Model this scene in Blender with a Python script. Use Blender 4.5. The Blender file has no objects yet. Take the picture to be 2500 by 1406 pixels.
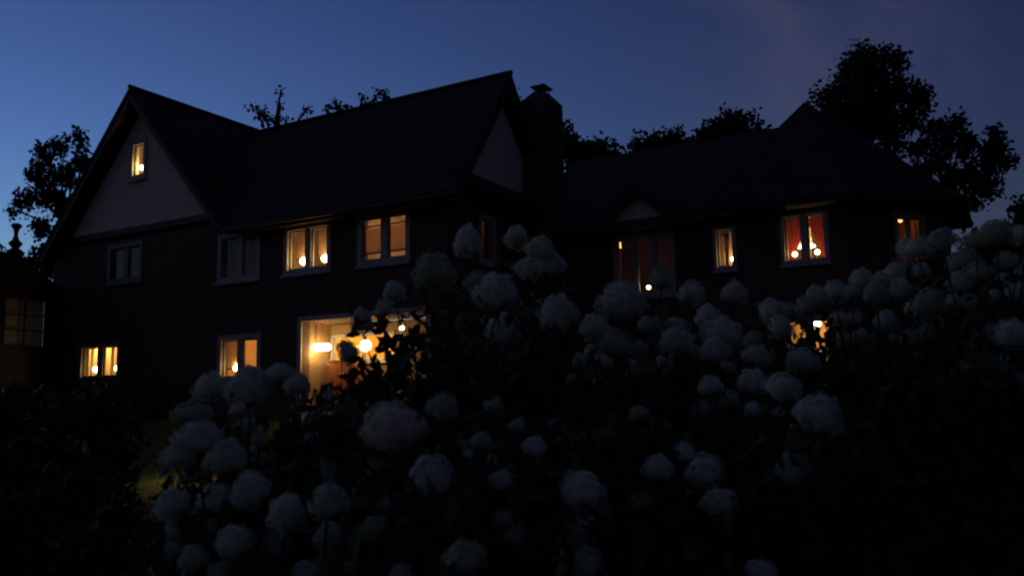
import bpy, bmesh, math, random
import numpy as np
from mathutils import Vector, Matrix

# ------------------------------------------------------------------ camera, sky, light
S = bpy.context.scene
COL = S.collection
random.seed(7)
RNG = np.random.default_rng(7)
F, CX, CY = 2100.0, 1250.0, 703.0          # photograph: focal length and centre, in its own pixels
CAM = Vector((0, 0, 1.55))
_h, _p, _r = math.radians(120), math.radians(7.4), math.radians(1.0)
FW = Vector((math.cos(_h)*math.cos(_p), math.sin(_h)*math.cos(_p), math.sin(_p)))
_rt = Vector((math.sin(_h), -math.cos(_h), 0)); _up = _rt.cross(FW)
RT = _rt*math.cos(_r) - _up*math.sin(_r)
UP = _up*math.cos(_r) + _rt*math.sin(_r)
cam_d = bpy.data.cameras.new('camera'); cam = bpy.data.objects.new('camera', cam_d); COL.objects.link(cam)
M = Matrix((RT, UP, -FW)).transposed().to_4x4(); M.translation = CAM
cam.matrix_world = M
cam_d.sensor_width = 36; cam_d.lens = 36*F/2500; cam_d.clip_end = 3000; cam_d.clip_start = 0.05
cam_d.dof.use_dof = True; cam_d.dof.focus_distance = 22; cam_d.dof.aperture_fstop = 2.6      # focused on the house
S.camera = cam

SUN_EL, SUN_ROT = math.radians(-3.0), math.radians(-78)
SKY_STRENGTH = 0.15
CLOUD_OFFSET = (0.0, 0.0, 0.0)
w = bpy.data.worlds.new('World'); S.world = w; w.use_nodes = True
nt = w.node_tree; nt.nodes.clear()
wo = nt.nodes.new('ShaderNodeOutputWorld'); bg = nt.nodes.new('ShaderNodeBackground')
sky = nt.nodes.new('ShaderNodeTexSky'); sky.sky_type = 'NISHITA'; sky.sun_disc = False
sky.sun_elevation = SUN_EL; sky.sun_rotation = SUN_ROT; sky.altitude = 200
sky.air_density = 1.0; sky.dust_density = 1.0; sky.ozone_density = 3.0
gm = nt.nodes.new('ShaderNodeGamma'); gm.inputs[1].default_value = 1.5
mu = nt.nodes.new('ShaderNodeVectorMath'); mu.operation = 'MULTIPLY'; mu.inputs[1].default_value = (59, 53, 29.5)
nt.links.new(sky.outputs[0], gm.inputs[0]); nt.links.new(gm.outputs[0], mu.inputs[0])
tc = nt.nodes.new('ShaderNodeTexCoord'); mp = nt.nodes.new('ShaderNodeMapping'); mp.inputs['Scale'].default_value = (1.0, 1.0, .8); mp.inputs['Location'].default_value = CLOUD_OFFSET; mp.inputs['Rotation'].default_value = (0, 0, math.radians(6.7))
cn = nt.nodes.new('ShaderNodeTexNoise'); cn.inputs['Scale'].default_value = 2.6; cn.inputs['Detail'].default_value = 5; cn.inputs['Roughness'].default_value = .55; cn.inputs['Distortion'].default_value = .4
cr = nt.nodes.new('ShaderNodeMapRange'); cr.inputs['From Min'].default_value = .48; cr.inputs['From Max'].default_value = .82; cr.inputs['To Max'].default_value = .8; cr.interpolation_type = 'SMOOTHSTEP'
cm = nt.nodes.new('ShaderNodeMix'); cm.data_type = 'RGBA'; cm.inputs['B'].default_value = (.60, .53, .80, 1)
nt.links.new(tc.outputs['Generated'], mp.inputs[0]); nt.links.new(mp.outputs[0], cn.inputs['Vector']); nt.links.new(cn.outputs['Fac'], cr.inputs['Value'])
nt.links.new(cr.outputs[0], cm.inputs['Factor']); nt.links.new(mu.outputs[0], cm.inputs['A'])
nt.links.new(cm.outputs['Result'], bg.inputs[0]); bg.inputs[1].default_value = SKY_STRENGTH
nt.links.new(bg.outputs[0], wo.inputs[0])

sun_d = bpy.data.lights.new('sun', 'SUN'); sun = bpy.data.objects.new('sun', sun_d); COL.objects.link(sun)
sun_d.energy = 0.03; sun_d.angle = math.radians(100); sun_d.color = (1.0, .95, .62)
sun.rotation_euler = (0, math.radians(-62), math.radians(-12))     # the last glow, low in the west
S.view_settings.view_transform = 'Standard'; S.view_settings.look = 'None'
S.view_settings.exposure = 0.0; S.view_settings.gamma = 1.0
S.cycles.use_denoising = True
S.cycles.max_bounces = 8; S.cycles.transparent_max_bounces = 24
S.cycles.filter_width = 2.2
S.cycles.sample_clamp_indirect = 4.0

def ray(x, y): return FW + RT*((x-CX)/F) - UP*((y-CY)/F)
def at(x, y, depth): return CAM + ray(x, y)*depth
def proj(p):
    d = Vector(p) - CAM; z = d.dot(FW)
    return CX + F*d.dot(RT)/z, CY - F*d.dot(UP)/z, z
def on(x, y, ax, v):
    d = ray(x, y); return CAM + d*((v-CAM[ax])/d[ax])

# ------------------------------------------------------------------ materials
MATS = {}
def mat(name, col, rough=.7, spec=.3, noise=None, bump=0, emis=None, estr=0, metal=0, scale=None, transl=0):
    m = bpy.data.materials.new(name); m.use_nodes = True; t = m.node_tree
    b = t.nodes['Principled BSDF']
    b.inputs['Base Color'].default_value = (*col, 1); b.inputs['Roughness'].default_value = rough
    b.inputs['Specular IOR Level'].default_value = spec; b.inputs['Metallic'].default_value = metal
    if noise:
        sc, amt = noise
        tc = t.nodes.new('ShaderNodeTexCoord'); n = t.nodes.new('ShaderNodeTexNoise')
        n.inputs['Scale'].default_value = sc; n.inputs['Detail'].default_value = 5
        t.links.new(tc.outputs['Object'], n.inputs['Vector'])
        r = t.nodes.new('ShaderNodeValToRGB')
        r.color_ramp.elements[0].position = .3; r.color_ramp.elements[1].position = .7
        r.color_ramp.elements[0].color = (*[c*(1-amt) for c in col], 1)
        r.color_ramp.elements[1].color = (*[min(1, c*(1+amt)) for c in col], 1)
        t.links.new(n.outputs['Fac'], r.inputs['Fac']); t.links.new(r.outputs['Color'], b.inputs['Base Color'])
        if bump:
            bp = t.nodes.new('ShaderNodeBump'); bp.inputs['Strength'].default_value = bump
            bp.inputs['Distance'].default_value = .02
            t.links.new(n.outputs['Fac'], bp.inputs['Height']); t.links.new(bp.outputs['Normal'], b.inputs['Normal'])
    if emis:
        b.inputs['Emission Color'].default_value = (*emis, 1); b.inputs['Emission Strength'].default_value = estr
    if transl:
        tl = t.nodes.new('ShaderNodeBsdfTranslucent'); tl.inputs['Color'].default_value = (*col, 1)
        mx = t.nodes.new('ShaderNodeMixShader'); mx.inputs[0].default_value = transl
        out = t.nodes['Material Output']
        t.links.new(b.outputs[0], mx.inputs[1]); t.links.new(tl.outputs[0], mx.inputs[2]); t.links.new(mx.outputs[0], out.inputs[0])
    MATS[name] = m; return m

def brick_mat(name, c1, c2, mortar, bw, bh, ms, bump=.6, noisecol=.3):
    m = mat(name, c1, .85, .2); t = m.node_tree; b = t.nodes['Principled BSDF']
    tc = t.nodes.new('ShaderNodeTexCoord'); sp = t.nodes.new('ShaderNodeSeparateXYZ'); ad = t.nodes.new('ShaderNodeMath')
    cb = t.nodes.new('ShaderNodeCombineXYZ'); br = t.nodes.new('ShaderNodeTexBrick')
    t.links.new(tc.outputs['Object'], sp.inputs[0]); t.links.new(sp.outputs[0], ad.inputs[0]); t.links.new(sp.outputs[1], ad.inputs[1])
    t.links.new(ad.outputs[0], cb.inputs[0]); t.links.new(sp.outputs[2], cb.inputs[1]); t.links.new(cb.outputs[0], br.inputs['Vector'])
    br.inputs['Scale'].default_value = 1; br.inputs['Brick Width'].default_value = bw; br.inputs['Row Height'].default_value = bh
    br.inputs['Mortar Size'].default_value = ms; br.inputs['Color1'].default_value = (*c1, 1)
    br.inputs['Color2'].default_value = (*c2, 1); br.inputs['Mortar'].default_value = (*mortar, 1)
    n = t.nodes.new('ShaderNodeTexNoise'); n.inputs['Scale'].default_value = 1.7; n.inputs['Detail'].default_value = 6
    t.links.new(tc.outputs['Object'], n.inputs['Vector'])
    mr = t.nodes.new('ShaderNodeMapRange'); mr.inputs['To Min'].default_value = 1-noisecol; mr.inputs['To Max'].default_value = 1+noisecol
    t.links.new(n.outputs['Fac'], mr.inputs['Value'])
    hv = t.nodes.new('ShaderNodeHueSaturation'); t.links.new(br.outputs['Color'], hv.inputs['Color']); t.links.new(mr.outputs[0], hv.inputs['Value'])
    t.links.new(hv.outputs[0], b.inputs['Base Color'])
    bp = t.nodes.new('ShaderNodeBump'); bp.inputs['Strength'].default_value = bump; bp.inputs['Distance'].default_value = .01
    t.links.new(br.outputs['Fac'], bp.inputs['Height']); bp.invert = True; t.links.new(bp.outputs[0], b.inputs['Normal'])
    return m

brick_mat('brick', (.11, .05, .036), (.07, .034, .027), (.10, .085, .07), .22, .075, .012)
brick_mat('shingle', (.040, .036, .036), (.026, .025, .027), (.014, .014, .015), .3, .13, .008, .5)
mat('stucco', (.58, .55, .45), .9, .1, (3, .12), .3)
mat('white_paint', (.31, .30, .30), .5, .3, (6, .08))
mat('dark_frame', (.12, .11, .11), .5, .3, (6, .1))  # darker tone for the frames of the two left windows
mat('dark_trim', (.045, .032, .026), .6, .3, (5, .25))
mat('plaster', (.72, .58, .36), .9, .1, (1.2, .06))
mat('plaster_red', (.50, .20, .12), .9, .1, (1.2, .06))
mat('wood_floor', (.20, .10, .05), .5, .3, (4, .25))
mat('plaster_yellow', (.80, .58, .20), .9, .1, (1.2, .06))
mat('board', (.22, .145, .08), .6, .3, (3, .12))
mat('slate_paint', (.022, .022, .024), .6, .3, (5, .25))
mat('brass', (.75, .5, .16), .3, .5, metal=1)
mat('iron', (.02, .02, .022), .5, .4)
mat('red_drape', (.34, .05, .03), .85, .1, (4, .15), transl=.4)
mat('lace', (.75, .62, .46), .9, .1, transl=.5)
mat('blind_fabric', (.85, .64, .45), .9, .1, (8, .06), transl=.75)
mat('cherry', (.22, .07, .03), .45, .4, (4, .3))
mat('canvas', (.20, .10, .05), .8, .2, (5, .5))
mat('bulb', (1, .8, .5), emis=(1, .66, .26), estr=28)
mat('bulb_dim', (1, .8, .5), emis=(1, .5, .14), estr=2.2)
mat('bulb_hot', (1, .8, .5), emis=(1, .70, .30), estr=32)
mat('bulb_white', (1, 1, 1), emis=(1, .86, .80), estr=10)
mat('ground_soil', (.045, .032, .022), .95, .05, (2, .35), .6)
mat('leaf_hydrangea', (.035, .055, .02), .55, .3, (14, .35), transl=.2)
mat('leaf_bush', (.028, .045, .018), .55, .3, (9, .35), transl=.15)
mat('leaf_tree', (.03, .045, .018), .6, .2, (2, .35), transl=.2)
mat('bark', (.06, .045, .035), .9, .1, (9, .35), .6)
mat('stem', (.06, .05, .03), .8, .2, (20, .3))
mat('floret_white', (.60, .68, .53), .8, .15, (25, .14), transl=.25)
mat('floret_green', (.44, .53, .36), .8, .15, (25, .16), transl=.25)
mat('floret_cream', (.66, .65, .50), .8, .15, (25, .14), transl=.25)
mat('grass', (.05, .075, .022), .8, .1, (3, .35), transl=.2)

def glass_mat():
    m = bpy.data.materials.new('glass'); m.use_nodes = True; t = m.node_tree; t.nodes.clear()
    o = t.nodes.new('ShaderNodeOutputMaterial'); mx = t.nodes.new('ShaderNodeMixShader')
    tr = t.nodes.new('ShaderNodeBsdfTransparent'); gl = t.nodes.new('ShaderNodeBsdfGlossy'); fr = t.nodes.new('ShaderNodeFresnel')
    tr.inputs[0].default_value = (.93, .94, .92, 1); gl.inputs['Roughness'].default_value = .02; fr.inputs[0].default_value = 1.5
    ge = t.nodes.new('ShaderNodeNewGeometry'); ml = t.nodes.new('ShaderNodeMath'); ml.operation = 'MULTIPLY_ADD'
    iv = t.nodes.new('ShaderNodeMath'); iv.operation = 'SUBTRACT'; iv.inputs[0].default_value = 1; t.links.new(ge.outputs['Backfacing'], iv.inputs[1])
    ml.operation = 'MULTIPLY'; t.links.new(fr.outputs[0], ml.inputs[0]); t.links.new(iv.outputs[0], ml.inputs[1]); t.links.new(ml.outputs[0], mx.inputs[0])   # only the outer face of a pane mirrors
    t.links.new(tr.outputs[0], mx.inputs[1]); t.links.new(gl.outputs[0], mx.inputs[2]); t.links.new(mx.outputs[0], o.inputs[0])
    MATS['glass'] = m
glass_mat()

# ------------------------------------------------------------------ helpers
def setp(o, label=None, cat=None, group=None, kind=None):
    if label: o['label'] = label
    if cat: o['category'] = cat
    if group: o['group'] = group
    if kind: o['kind'] = kind
    return o
def link(name, me, parent=None):
    o = bpy.data.objects.new(name, me); COL.objects.link(o)
    if parent: o.parent = parent; o.matrix_parent_inverse = parent_inv(parent)
    return o
def parent_inv(p): return Matrix.Identity(4) if p.parent else Matrix.Translation(-p.location)
def empty(name, loc, label, cat, group=None):
    o = bpy.data.objects.new(name, None); COL.objects.link(o); o.location = loc; o.empty_display_size = .2
    return setp(o, label, cat, group)
class MB:
    """collects faces in world coordinates and links them as one mesh object"""
    def __init__(s): s.v = []; s.f = []
    def face(s, pts):
        i = len(s.v); s.v += [tuple(p) for p in pts]; s.f.append(tuple(range(i, i+len(pts))))
    def box(s, O, a, b, c):
        O, a, b, c = map(Vector, (O, a, b, c)); P = [O+a*i+b*j+c*k for k in (0, 1) for j in (0, 1) for i in (0, 1)]
        i = len(s.v); s.v += [tuple(p) for p in P]
        for q in ((0, 2, 3, 1), (4, 5, 7, 6), (0, 1, 5, 4), (2, 6, 7, 3), (0, 4, 6, 2), (1, 3, 7, 5)): s.f.append(tuple(i+k for k in q))
    def abox(s, x0, x1, y0, y1, z0, z1): s.box((x0, y0, z0), (x1-x0, 0, 0), (0, y1-y0, 0), (0, 0, z1-z0))
    def prism(s, poly, d):
        d = Vector(d); P = [Vector(p) for p in poly]; n = len(P); i = len(s.v)
        s.v += [tuple(p) for p in P] + [tuple(p+d) for p in P]
        s.f.append(tuple(range(i, i+n))); s.f.append(tuple(range(i+2*n-1, i+n-1, -1)))
        for k in range(n): s.f.append((i+k, i+(k+1) % n, i+n+(k+1) % n, i+n+k))
    def tube(s, pts, r, n=6, cap=True):
        pts = [Vector(p) for p in pts]; r = r if isinstance(r, (list, tuple)) else [r]*len(pts); i = len(s.v)
        for k, p in enumerate(pts):
            d = (pts[min(k+1, len(pts)-1)] - pts[max(k-1, 0)]).normalized()
            a = d.cross(Vector((0, 0, 1)) if abs(d.z) < .9 else Vector((1, 0, 0))).normalized(); b = d.cross(a)
            for j in range(n):
                t = 2*math.pi*j/n; s.v.append(tuple(p + (a*math.cos(t)+b*math.sin(t))*r[k]))
        for k in range(len(pts)-1):
            for j in range(n): s.f.append((i+k*n+j, i+k*n+(j+1) % n, i+(k+1)*n+(j+1) % n, i+(k+1)*n+j))
        if cap: s.f.append(tuple(i+j for j in range(n))[::-1]); s.f.append(tuple(i+(len(pts)-1)*n+j for j in range(n)))
    def lathe(s, c, prof, n=16):
        s.tube([Vector(c)+Vector((0, 0, z)) for r, z in prof], [max(r, .001) for r, z in prof], n)
    def build(s, name, m, parent=None, smooth=False):
        me = bpy.data.meshes.new(name); me.from_pydata(s.v, [], s.f); me.materials.append(MATS[m])
        bm = bmesh.new(); bm.from_mesh(me); bmesh.ops.recalc_face_normals(bm, faces=bm.faces); bm.to_mesh(me); bm.free()
        if smooth: me.polygons.foreach_set('use_smooth', [True]*len(me.polygons))
        return link(name, me, parent)
def np_mesh(name, V, n_per, faces_per, m, parent=None):
    """V: (N*n_per,3); faces_per: index quads within one piece"""
    N = len(V)//n_per; q = np.array(faces_per); fi = (q[None]+(np.arange(N)*n_per)[:, None, None]).reshape(-1)
    me = bpy.data.meshes.new(name); k = q.shape[1]; nf = N*len(q)
    me.vertices.add(len(V)); me.vertices.foreach_set('co', V.astype(np.float32).ravel())
    me.loops.add(nf*k); me.loops.foreach_set('vertex_index', fi.astype(np.int32))
    me.polygons.add(nf); me.polygons.foreach_set('loop_start', (np.arange(nf)*k).astype(np.int32))
    me.materials.append(MATS[m]); me.update(calc_edges=True); me.validate()
    return link(name, me, parent)
def unit(v): return v/np.maximum(np.linalg.norm(v, axis=-1, keepdims=True), 1e-9)
def leaves(name, C, size, m, parent, axis=None, droop=.0, ratio=.55, jit=1.0):
    """folded leaves: midrib of three points, two edge points; five verts, two quads + tip"""
    N = len(C); d = RNG.normal(size=(N, 3)) * jit
    if axis is not None: d += axis
    d[:, 2] -= droop; d = unit(d); s = size*(.65+.7*RNG.random((N, 1)))
    u = unit(np.cross(d, RNG.normal(size=(N, 3)))); n = np.cross(d, u)
    b = C - d*s*.5; t = C + d*s*.5 - n*s*.12; mid = C + n*s*.03
    e1 = C + u*s*ratio*.5 + n*s*.10; e2 = C - u*s*ratio*.5 + n*s*.10
    V = np.stack([b, e1, t, mid, e2], 1).reshape(-1, 3)
    return np_mesh(name, V, 5, [(0, 1, 2, 3), (0, 3, 2, 4)], m, parent)
def point_light(name, loc, watts, col, parent, r=.06):
    l = bpy.data.lights.new(name, 'POINT'); l.energy = watts; l.color = col; l.shadow_soft_size = r
    o = bpy.data.objects.new(name, l); COL.objects.link(o); o.location = loc
    o.parent = parent; o.matrix_parent_inverse = parent_inv(parent); return o
WARM = (1, .55, .16); AMBER = (1, .45, .12)

# ------------------------------------------------------------------ ground
def gz(x, y):
    t = np.clip((np.asarray(y)-3)/13.0, 0, 1); return 1.1*t*t*(3-2*t) + .03*np.sin(np.asarray(x)*.7)*np.cos(np.asarray(y)*.5)*np.clip(20-np.asarray(y), 0, 1)
def gzf(x, y): return float(gz(x, y))
def build_ground():
    xs = np.concatenate([[-600, -300, -120], np.linspace(-60, 40, 101), [120, 300, 600]])
    ys = np.concatenate([[-300, -120, -40], np.linspace(-20, 60, 81), [120, 300, 700, 1200]])
    X, Y = np.meshgrid(xs, ys); V = np.stack([X, Y, gz(X, Y)], -1).reshape(-1, 3); nx = len(xs)
    fs = [(j*nx+i, j*nx+i+1, (j+1)*nx+i+1, (j+1)*nx+i) for j in range(len(ys)-1) for i in range(nx-1)]
    me = bpy.data.meshes.new('ground'); me.from_pydata(V.tolist(), [], fs); me.materials.append(MATS['grass'])
    me.polygons.foreach_set('use_smooth', [True]*len(fs)); setp(link('ground', me), kind='structure')
build_ground()
# lawn grass between the shrubs and the house
N = 42000
gx = RNG.uniform(-24, -8, N); gy = RNG.uniform(5, 17, N)
base = np.stack([gx, gy, gz(gx, gy)], -1); a = RNG.random(N)*6.283; hgt = RNG.uniform(.03, .09, N)
sd = np.stack([np.cos(a), np.sin(a), 0*a], -1)*.006; ln = np.stack([np.sin(a), -np.cos(a), 0*a], -1)*(hgt*.5)[:, None]
V = np.stack([base-sd, base+sd, base+ln+sd*.2+np.stack([0*a, 0*a, hgt], -1)], 1).reshape(-1, 3)
setp(np_mesh('lawn_grass', V, 3, [(0, 1, 2)], 'grass'), 'short dark lawn grass between the hydrangeas and the house', 'grass', kind='stuff')

# ------------------------------------------------------------------ the house
house = empty('house', (-18, 18, 1.1), 'dark brick two storey country house with steep gables and lit windows', 'house')
ZG = 0.9
class Wall:
    def __init__(s, O, u, n, L, z0, z1, name='wall', m='brick', th=.3, top=None):
        s.O = Vector((O[0], O[1], 0)); s.u = Vector((*u, 0)).normalized(); s.n = Vector((*n, 0)).normalized()
        s.L, s.z0, s.z1, s.name, s.m, s.th, s.top = L, z0, z1, name, m, th, top; s.open = []
    def P(s, u, z, d=0): return s.O + s.u*u + s.n*d + Vector((0, 0, z))
    def U(s, p): return (Vector((p[0], p[1], 0))-s.O).dot(s.u)
    def build(s):
        b = MB(); us = sorted({0, s.L, *[q for o in s.open for q in o[:2]]}); zs = sorted({s.z0, s.z1, *[q for o in s.open for q in o[2:4]]})
        inop = lambda u, z: any(o[0] < u < o[1] and o[2] < z < o[3] for o in s.open)
        for i in range(len(us)-1):
            for j in range(len(zs)-1):
                if inop((us[i]+us[i+1])/2, (zs[j]+zs[j+1])/2): continue
                for d in (0, -s.th): b.face([s.P(us[i], zs[j], d), s.P(us[i+1], zs[j], d), s.P(us[i+1], zs[j+1], d), s.P(us[i], zs[j+1], d)])
        for (u0, u1, z0, z1) in [o[:4] for o in s.open]+[(0, s.L, s.z0, s.z1)]:
            c = [(u0, z0), (u1, z0), (u1, z1), (u0, z1)]
            for k in range(4):
                p, q = c[k], c[(k+1) % 4]; b.face([s.P(*p, 0), s.P(*q, 0), s.P(*q, -s.th), s.P(*p, -s.th)])
        return b.build(s.name, s.m, house)
def ring(b, W, u0, u1, z0, z1, wd, d0, d1, wb=None):
    """rectangular ring of width wd from depth d0 to d1 (outward positive), as four butted boxes"""
    wb = wd if wb is None else wb; dn = W.n*(d1-d0)
    def bx(a0, a1, c0, c1): b.box(W.P(a0, c0, d0), W.u*(a1-a0), Vector((0, 0, c1-c0)), dn)
    bx(u0, u1, z1-wd, z1); bx(u0, u1, z0, z0+wb); bx(u0, u0+wd, z0+wb, z1-wd); bx(u1-wd, u1, z0+wb, z1-wd)
def window(W, u0, u1, z0, z1, n=2, casing=.15, mull=.22, sash=.05, label=None, paint='white_paint'):
    """casing proud of the wall, n casements with panes and sashes, sill; returns pane rectangles"""
    W.open.append((u0+casing*.7, u1-casing*.7, z0+casing*.7, z1-casing*.7))
    b = MB(); ring(b, W, u0, u1, z0, z1, casing, -.10, .035)
    iw = (u1-u0-2*casing-(n-1)*mull)/n; panes = []
    for k in range(n-1):
        m0 = u0+casing+(k+1)*iw+k*mull; b.box(W.P(m0, z0+casing, -.12), W.u*mull, Vector((0, 0, z1-z0-2*casing)), W.n*.10)
    win = b.build('window', paint, house)
    if label: win['label'] = label
    for k in range(n):
        a0 = u0+casing+k*(iw+mull); c0, c1 = z0+casing, z1-casing
        s = MB(); ring(s, W, a0, a0+iw, c0, c1, sash, -.11, -.06); s.build('sash', paint, win)
        g = MB(); g.box(W.P(a0+sash-.005, c0+sash-.005, -.09), W.u*(iw-2*sash+.01), Vector((0, 0, c1-c0-2*sash+.01)), W.n*.006); g.build('pane', 'glass', win)
        panes.append((a0+sash, a0+iw-sash, c0+sash, c1-sash))
    s = MB(); s.box(W.P(u0-.04, z0-.06, -.02), W.u*(u1-u0+.08), Vector((0, 0, .057)), W.n*.13); s.build('sill', paint, win)
    return win, panes
def room(W, u0, u1, z0, z1, depth=3.0, wallm='plaster'):
    d0 = -W.th-.004
    P = lambda u, z, d: W.P(u, z, d)
    b = MB(); D = d0-depth
    b.face([P(u0, z0, D), P(u1, z0, D), P(u1, z1, D), P(u0, z1, D)])
    b.face([P(u0, z0, d0), P(u0, z0, D), P(u0, z1, D), P(u0, z1, d0)]); b.face([P(u1, z0, d0), P(u1, z1, d0), P(u1, z1, D), P(u1, z0, D)])
    b.face([P(u0, z1, d0), P(u0, z1, D), P(u1, z1, D), P(u1, z1, d0)])
    r = b.build('room_wall', wallm, house)
    f = MB(); f.face([P(u0, z0, d0), P(u1, z0, d0), P(u1, z0, D), P(u0, z0, D)]); f.build('room_floor', 'wood_floor', house)
    return r

def globe(b, c, r, n=14, sz=1.0):
    b.lathe(c, [(r*math.sin(math.pi*k/10), -r*sz*math.cos(math.pi*k/10)) for k in range(11)], n)
def window_lamp(W, u, z, d, label, r=.075, watts=6, bulb='bulb', squash=1.0):
    """electric candle: round foot, slim stem, glowing globe"""
    p = W.P(u, z, d); t = empty('window_lamp', p, label, 'lamp', 'lamps standing in the windows')
    b = MB(); b.lathe(p, [(.05, 0), (.05, .012), (.018, .02), (.014, .05), (.014, .13)], 12); b.build('stand', 'brass', t)
    b = MB(); c = p+Vector((0, 0, .13+r*.9)); globe(b, c, r, 14, squash); b.build('bulb', bulb, t, True)
    point_light('lamp_light', c+W.n*-.0+Vector((0, 0, r+.03)), watts, WARM, t, .03)
    return t
def assumed_room_lamp(W, u, ztop, d, label, watts, col=WARM, drop=.35, bulb='bulb'):  # assumed ceiling lamp, added to light the room behind a window
    p = W.P(u, ztop-.002, d); t = empty('assumed_ceiling_lamp', p, label, 'lamp', 'assumed lamps hanging from room ceilings')
    b = MB(); b.tube([p, p-Vector((0, 0, drop))], .01, 6); b.lathe(p-Vector((0, 0, .03)), [(.06, 0), (.06, .028)], 12); b.build('stem', 'brass', t)
    c = p-Vector((0, 0, drop+.09)); b = MB(); globe(b, c, .1); b.build('globe', bulb, t, True)
    point_light('lamp_light', c-Vector((0, 0, .14)), watts, col, t, .08); return t
def blind(W, win, p, z0, z1, d=-.16, m='blind_fabric', rail=True):
    b = MB(); b.box(W.P(p[0]-.03, z0, d), W.u*(p[1]-p[0]+.06), Vector((0, 0, z1-z0)), W.n*.006); b.build('blind', m, win)
    if rail: r = MB(); r.box(W.P(p[0]-.04, z0-.05, d-.01), W.u*(p[1]-p[0]+.08), Vector((0, 0, .048)), W.n*.03); r.build('blind_rail', 'cherry', win)
def drape(name, W, top, bot, z0, z1, d, m, label, side, n=22, amp=.03, tie=.45):
    """curtain hung from z1 with folds; width runs top->bot extents (u ranges) swept to one side"""
    b = MB(); rows = 10; V = []
    for j in range(rows+1):
        t = j/rows; e = max(0, (t-.12)/.88)**.8 if m == 'red_drape' else t
        a = top[0]+(bot[0]-top[0])*e; c = top[1]+(bot[1]-top[1])*e
        for i in range(n+1):
            s = i/n; V.append(W.P(a+(c-a)*s, z1+(z0-z1)*t, d+amp*math.sin(s*math.pi*7+t*.6)+amp*.3*math.sin(s*21)))
    k = len(b.v); b.v += [tuple(v) for v in V]
    for j in range(rows):
        for i in range(n): b.f.append((k+j*(n+1)+i, k+j*(n+1)+i+1, k+(j+1)*(n+1)+i+1, k+(j+1)*(n+1)+i))
    o = b.build(name, m, None, True); return setp(o, label, 'curtain', 'curtains in the windows')

# --- main block
XL, XR, YF, YB = -29.2, -12.0, 18.0, 22.6
front = Wall((XL, YF), (1, 0), (0, -1), XR-XL, ZG, 7.1)
right = Wall((XR, YF+.3), (0, 1), (1, 0), YB-YF-.3, ZG, 7.1)
fu = lambda x: x-XL
# second floor windows
win_a, pa = window(front, fu(-18.0), fu(-16.2), 5.2, 6.65, label='upper window with two glowing lamps on its sill')
win_b, pb = window(front, fu(-15.25), fu(-13.45), 5.2, 6.68, label='upper window with dull orange blinds')
win_c, pc = window(front, fu(-20.75), fu(-18.95), 5.2, 6.72, label='dark upper window with faint red glow')
win_d, pd = window(front, fu(-26.1), fu(-24.3), 5.6, 6.95, label='dark upper window under the left gable', paint='dark_frame')
win_e, pe = window(front, fu(-27.5), fu(-25.2), 2.35, 3.75, label='lower window with bright yellow glow and two lamps', casing=.2, mull=.3, paint='dark_frame')
win_f, pf = window(front, fu(-20.65), fu(-18.85), 2.2, 3.62, label='lower window with amber glow and one lamp')
PORCH = (fu(-17.25), fu(-12.95), 1.5, 3.84)
front.open.append(PORCH)
front.build()
win_g, pg = window(right, .75, 1.62, 5.15, 6.52, n=1, casing=.13, label='narrow dark red window on the side wall')
right.build()
# gable of the left cross wing
GA, GX, GS = 12.05, -24.6, 1.12
gab = MB(); gz0 = 7.45
def gable_tri(y, th): return [(GX-(GA-.62-gz0)/GS, y, gz0), (GX+(GA-.62-gz0)/GS, y, gz0), (GX, y, GA-.62)]
attic = Wall((GX-.75, YF-.02), (1, 0), (0, -1), 1.5, 9.0, 10.5, 'gable_wall', 'stucco', .26)
# stucco field built as strips round the attic window
hw = (GA-.62-gz0)/GS
def field(z0, z1, xa, xb):
    f = lambda z: (GA-.62-z)/GS
    l0 = max(GX-f(z0), xa) if xa > -900 else GX-f(z0); l1 = xa if xa > -900 else GX-f(z1)
    r0 = xb if xb < 900 else GX+f(z0); r1 = xb if xb < 900 else GX+f(z1)
    gab.prism([(l0, YF-.02, z0), (r0, YF-.02, z0), (r1, YF-.02, z1), (l1, YF-.02, z1)], (0, .26, 0))
field(gz0, 9.0, -999, 999); field(9.0, 10.5, -999, GX-.75); field(9.0, 10.5, GX+.75, 999)
gab.prism([(GX-(GA-.62-10.5)/GS, YF-.02, 10.5), (GX+(GA-.62-10.5)/GS, YF-.02, 10.5), (GX, YF-.02, GA-.62)], (0, .26, 0))
gab.build('gable_wall', 'stucco', house)
win_h, ph = window(attic, .22, 1.08, 9.02, 10.4, n=1, casing=.16, label='small attic window with one lamp in the left gable')
attic.build()
bd = MB(); bd.abox(GX-hw-.35, GX+hw+.2, YF-.06, YF-.021, gz0-.22, gz0-.003); bd.build('belt_board', 'dark_trim', house)
# roofs
def slab(b, poly, th=.2): b.prism(poly, (0, 0, -th))
rf = MB(); Ye, Ybk = 17.45, 24.6; ex = 4.55
slab(rf, [(GX, Ye, GA), (GX+ex, Ye, GA-GS*ex), (GX+ex, Ybk, GA-GS*ex), (GX, Ybk, GA)])
slab(rf, [(GX, Ye, GA), (GX, Ybk, GA), (GX-ex, Ybk, GA-GS*ex), (GX-ex, Ye, GA-GS*ex)])
rf.build('roof', 'shingle', house)
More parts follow.
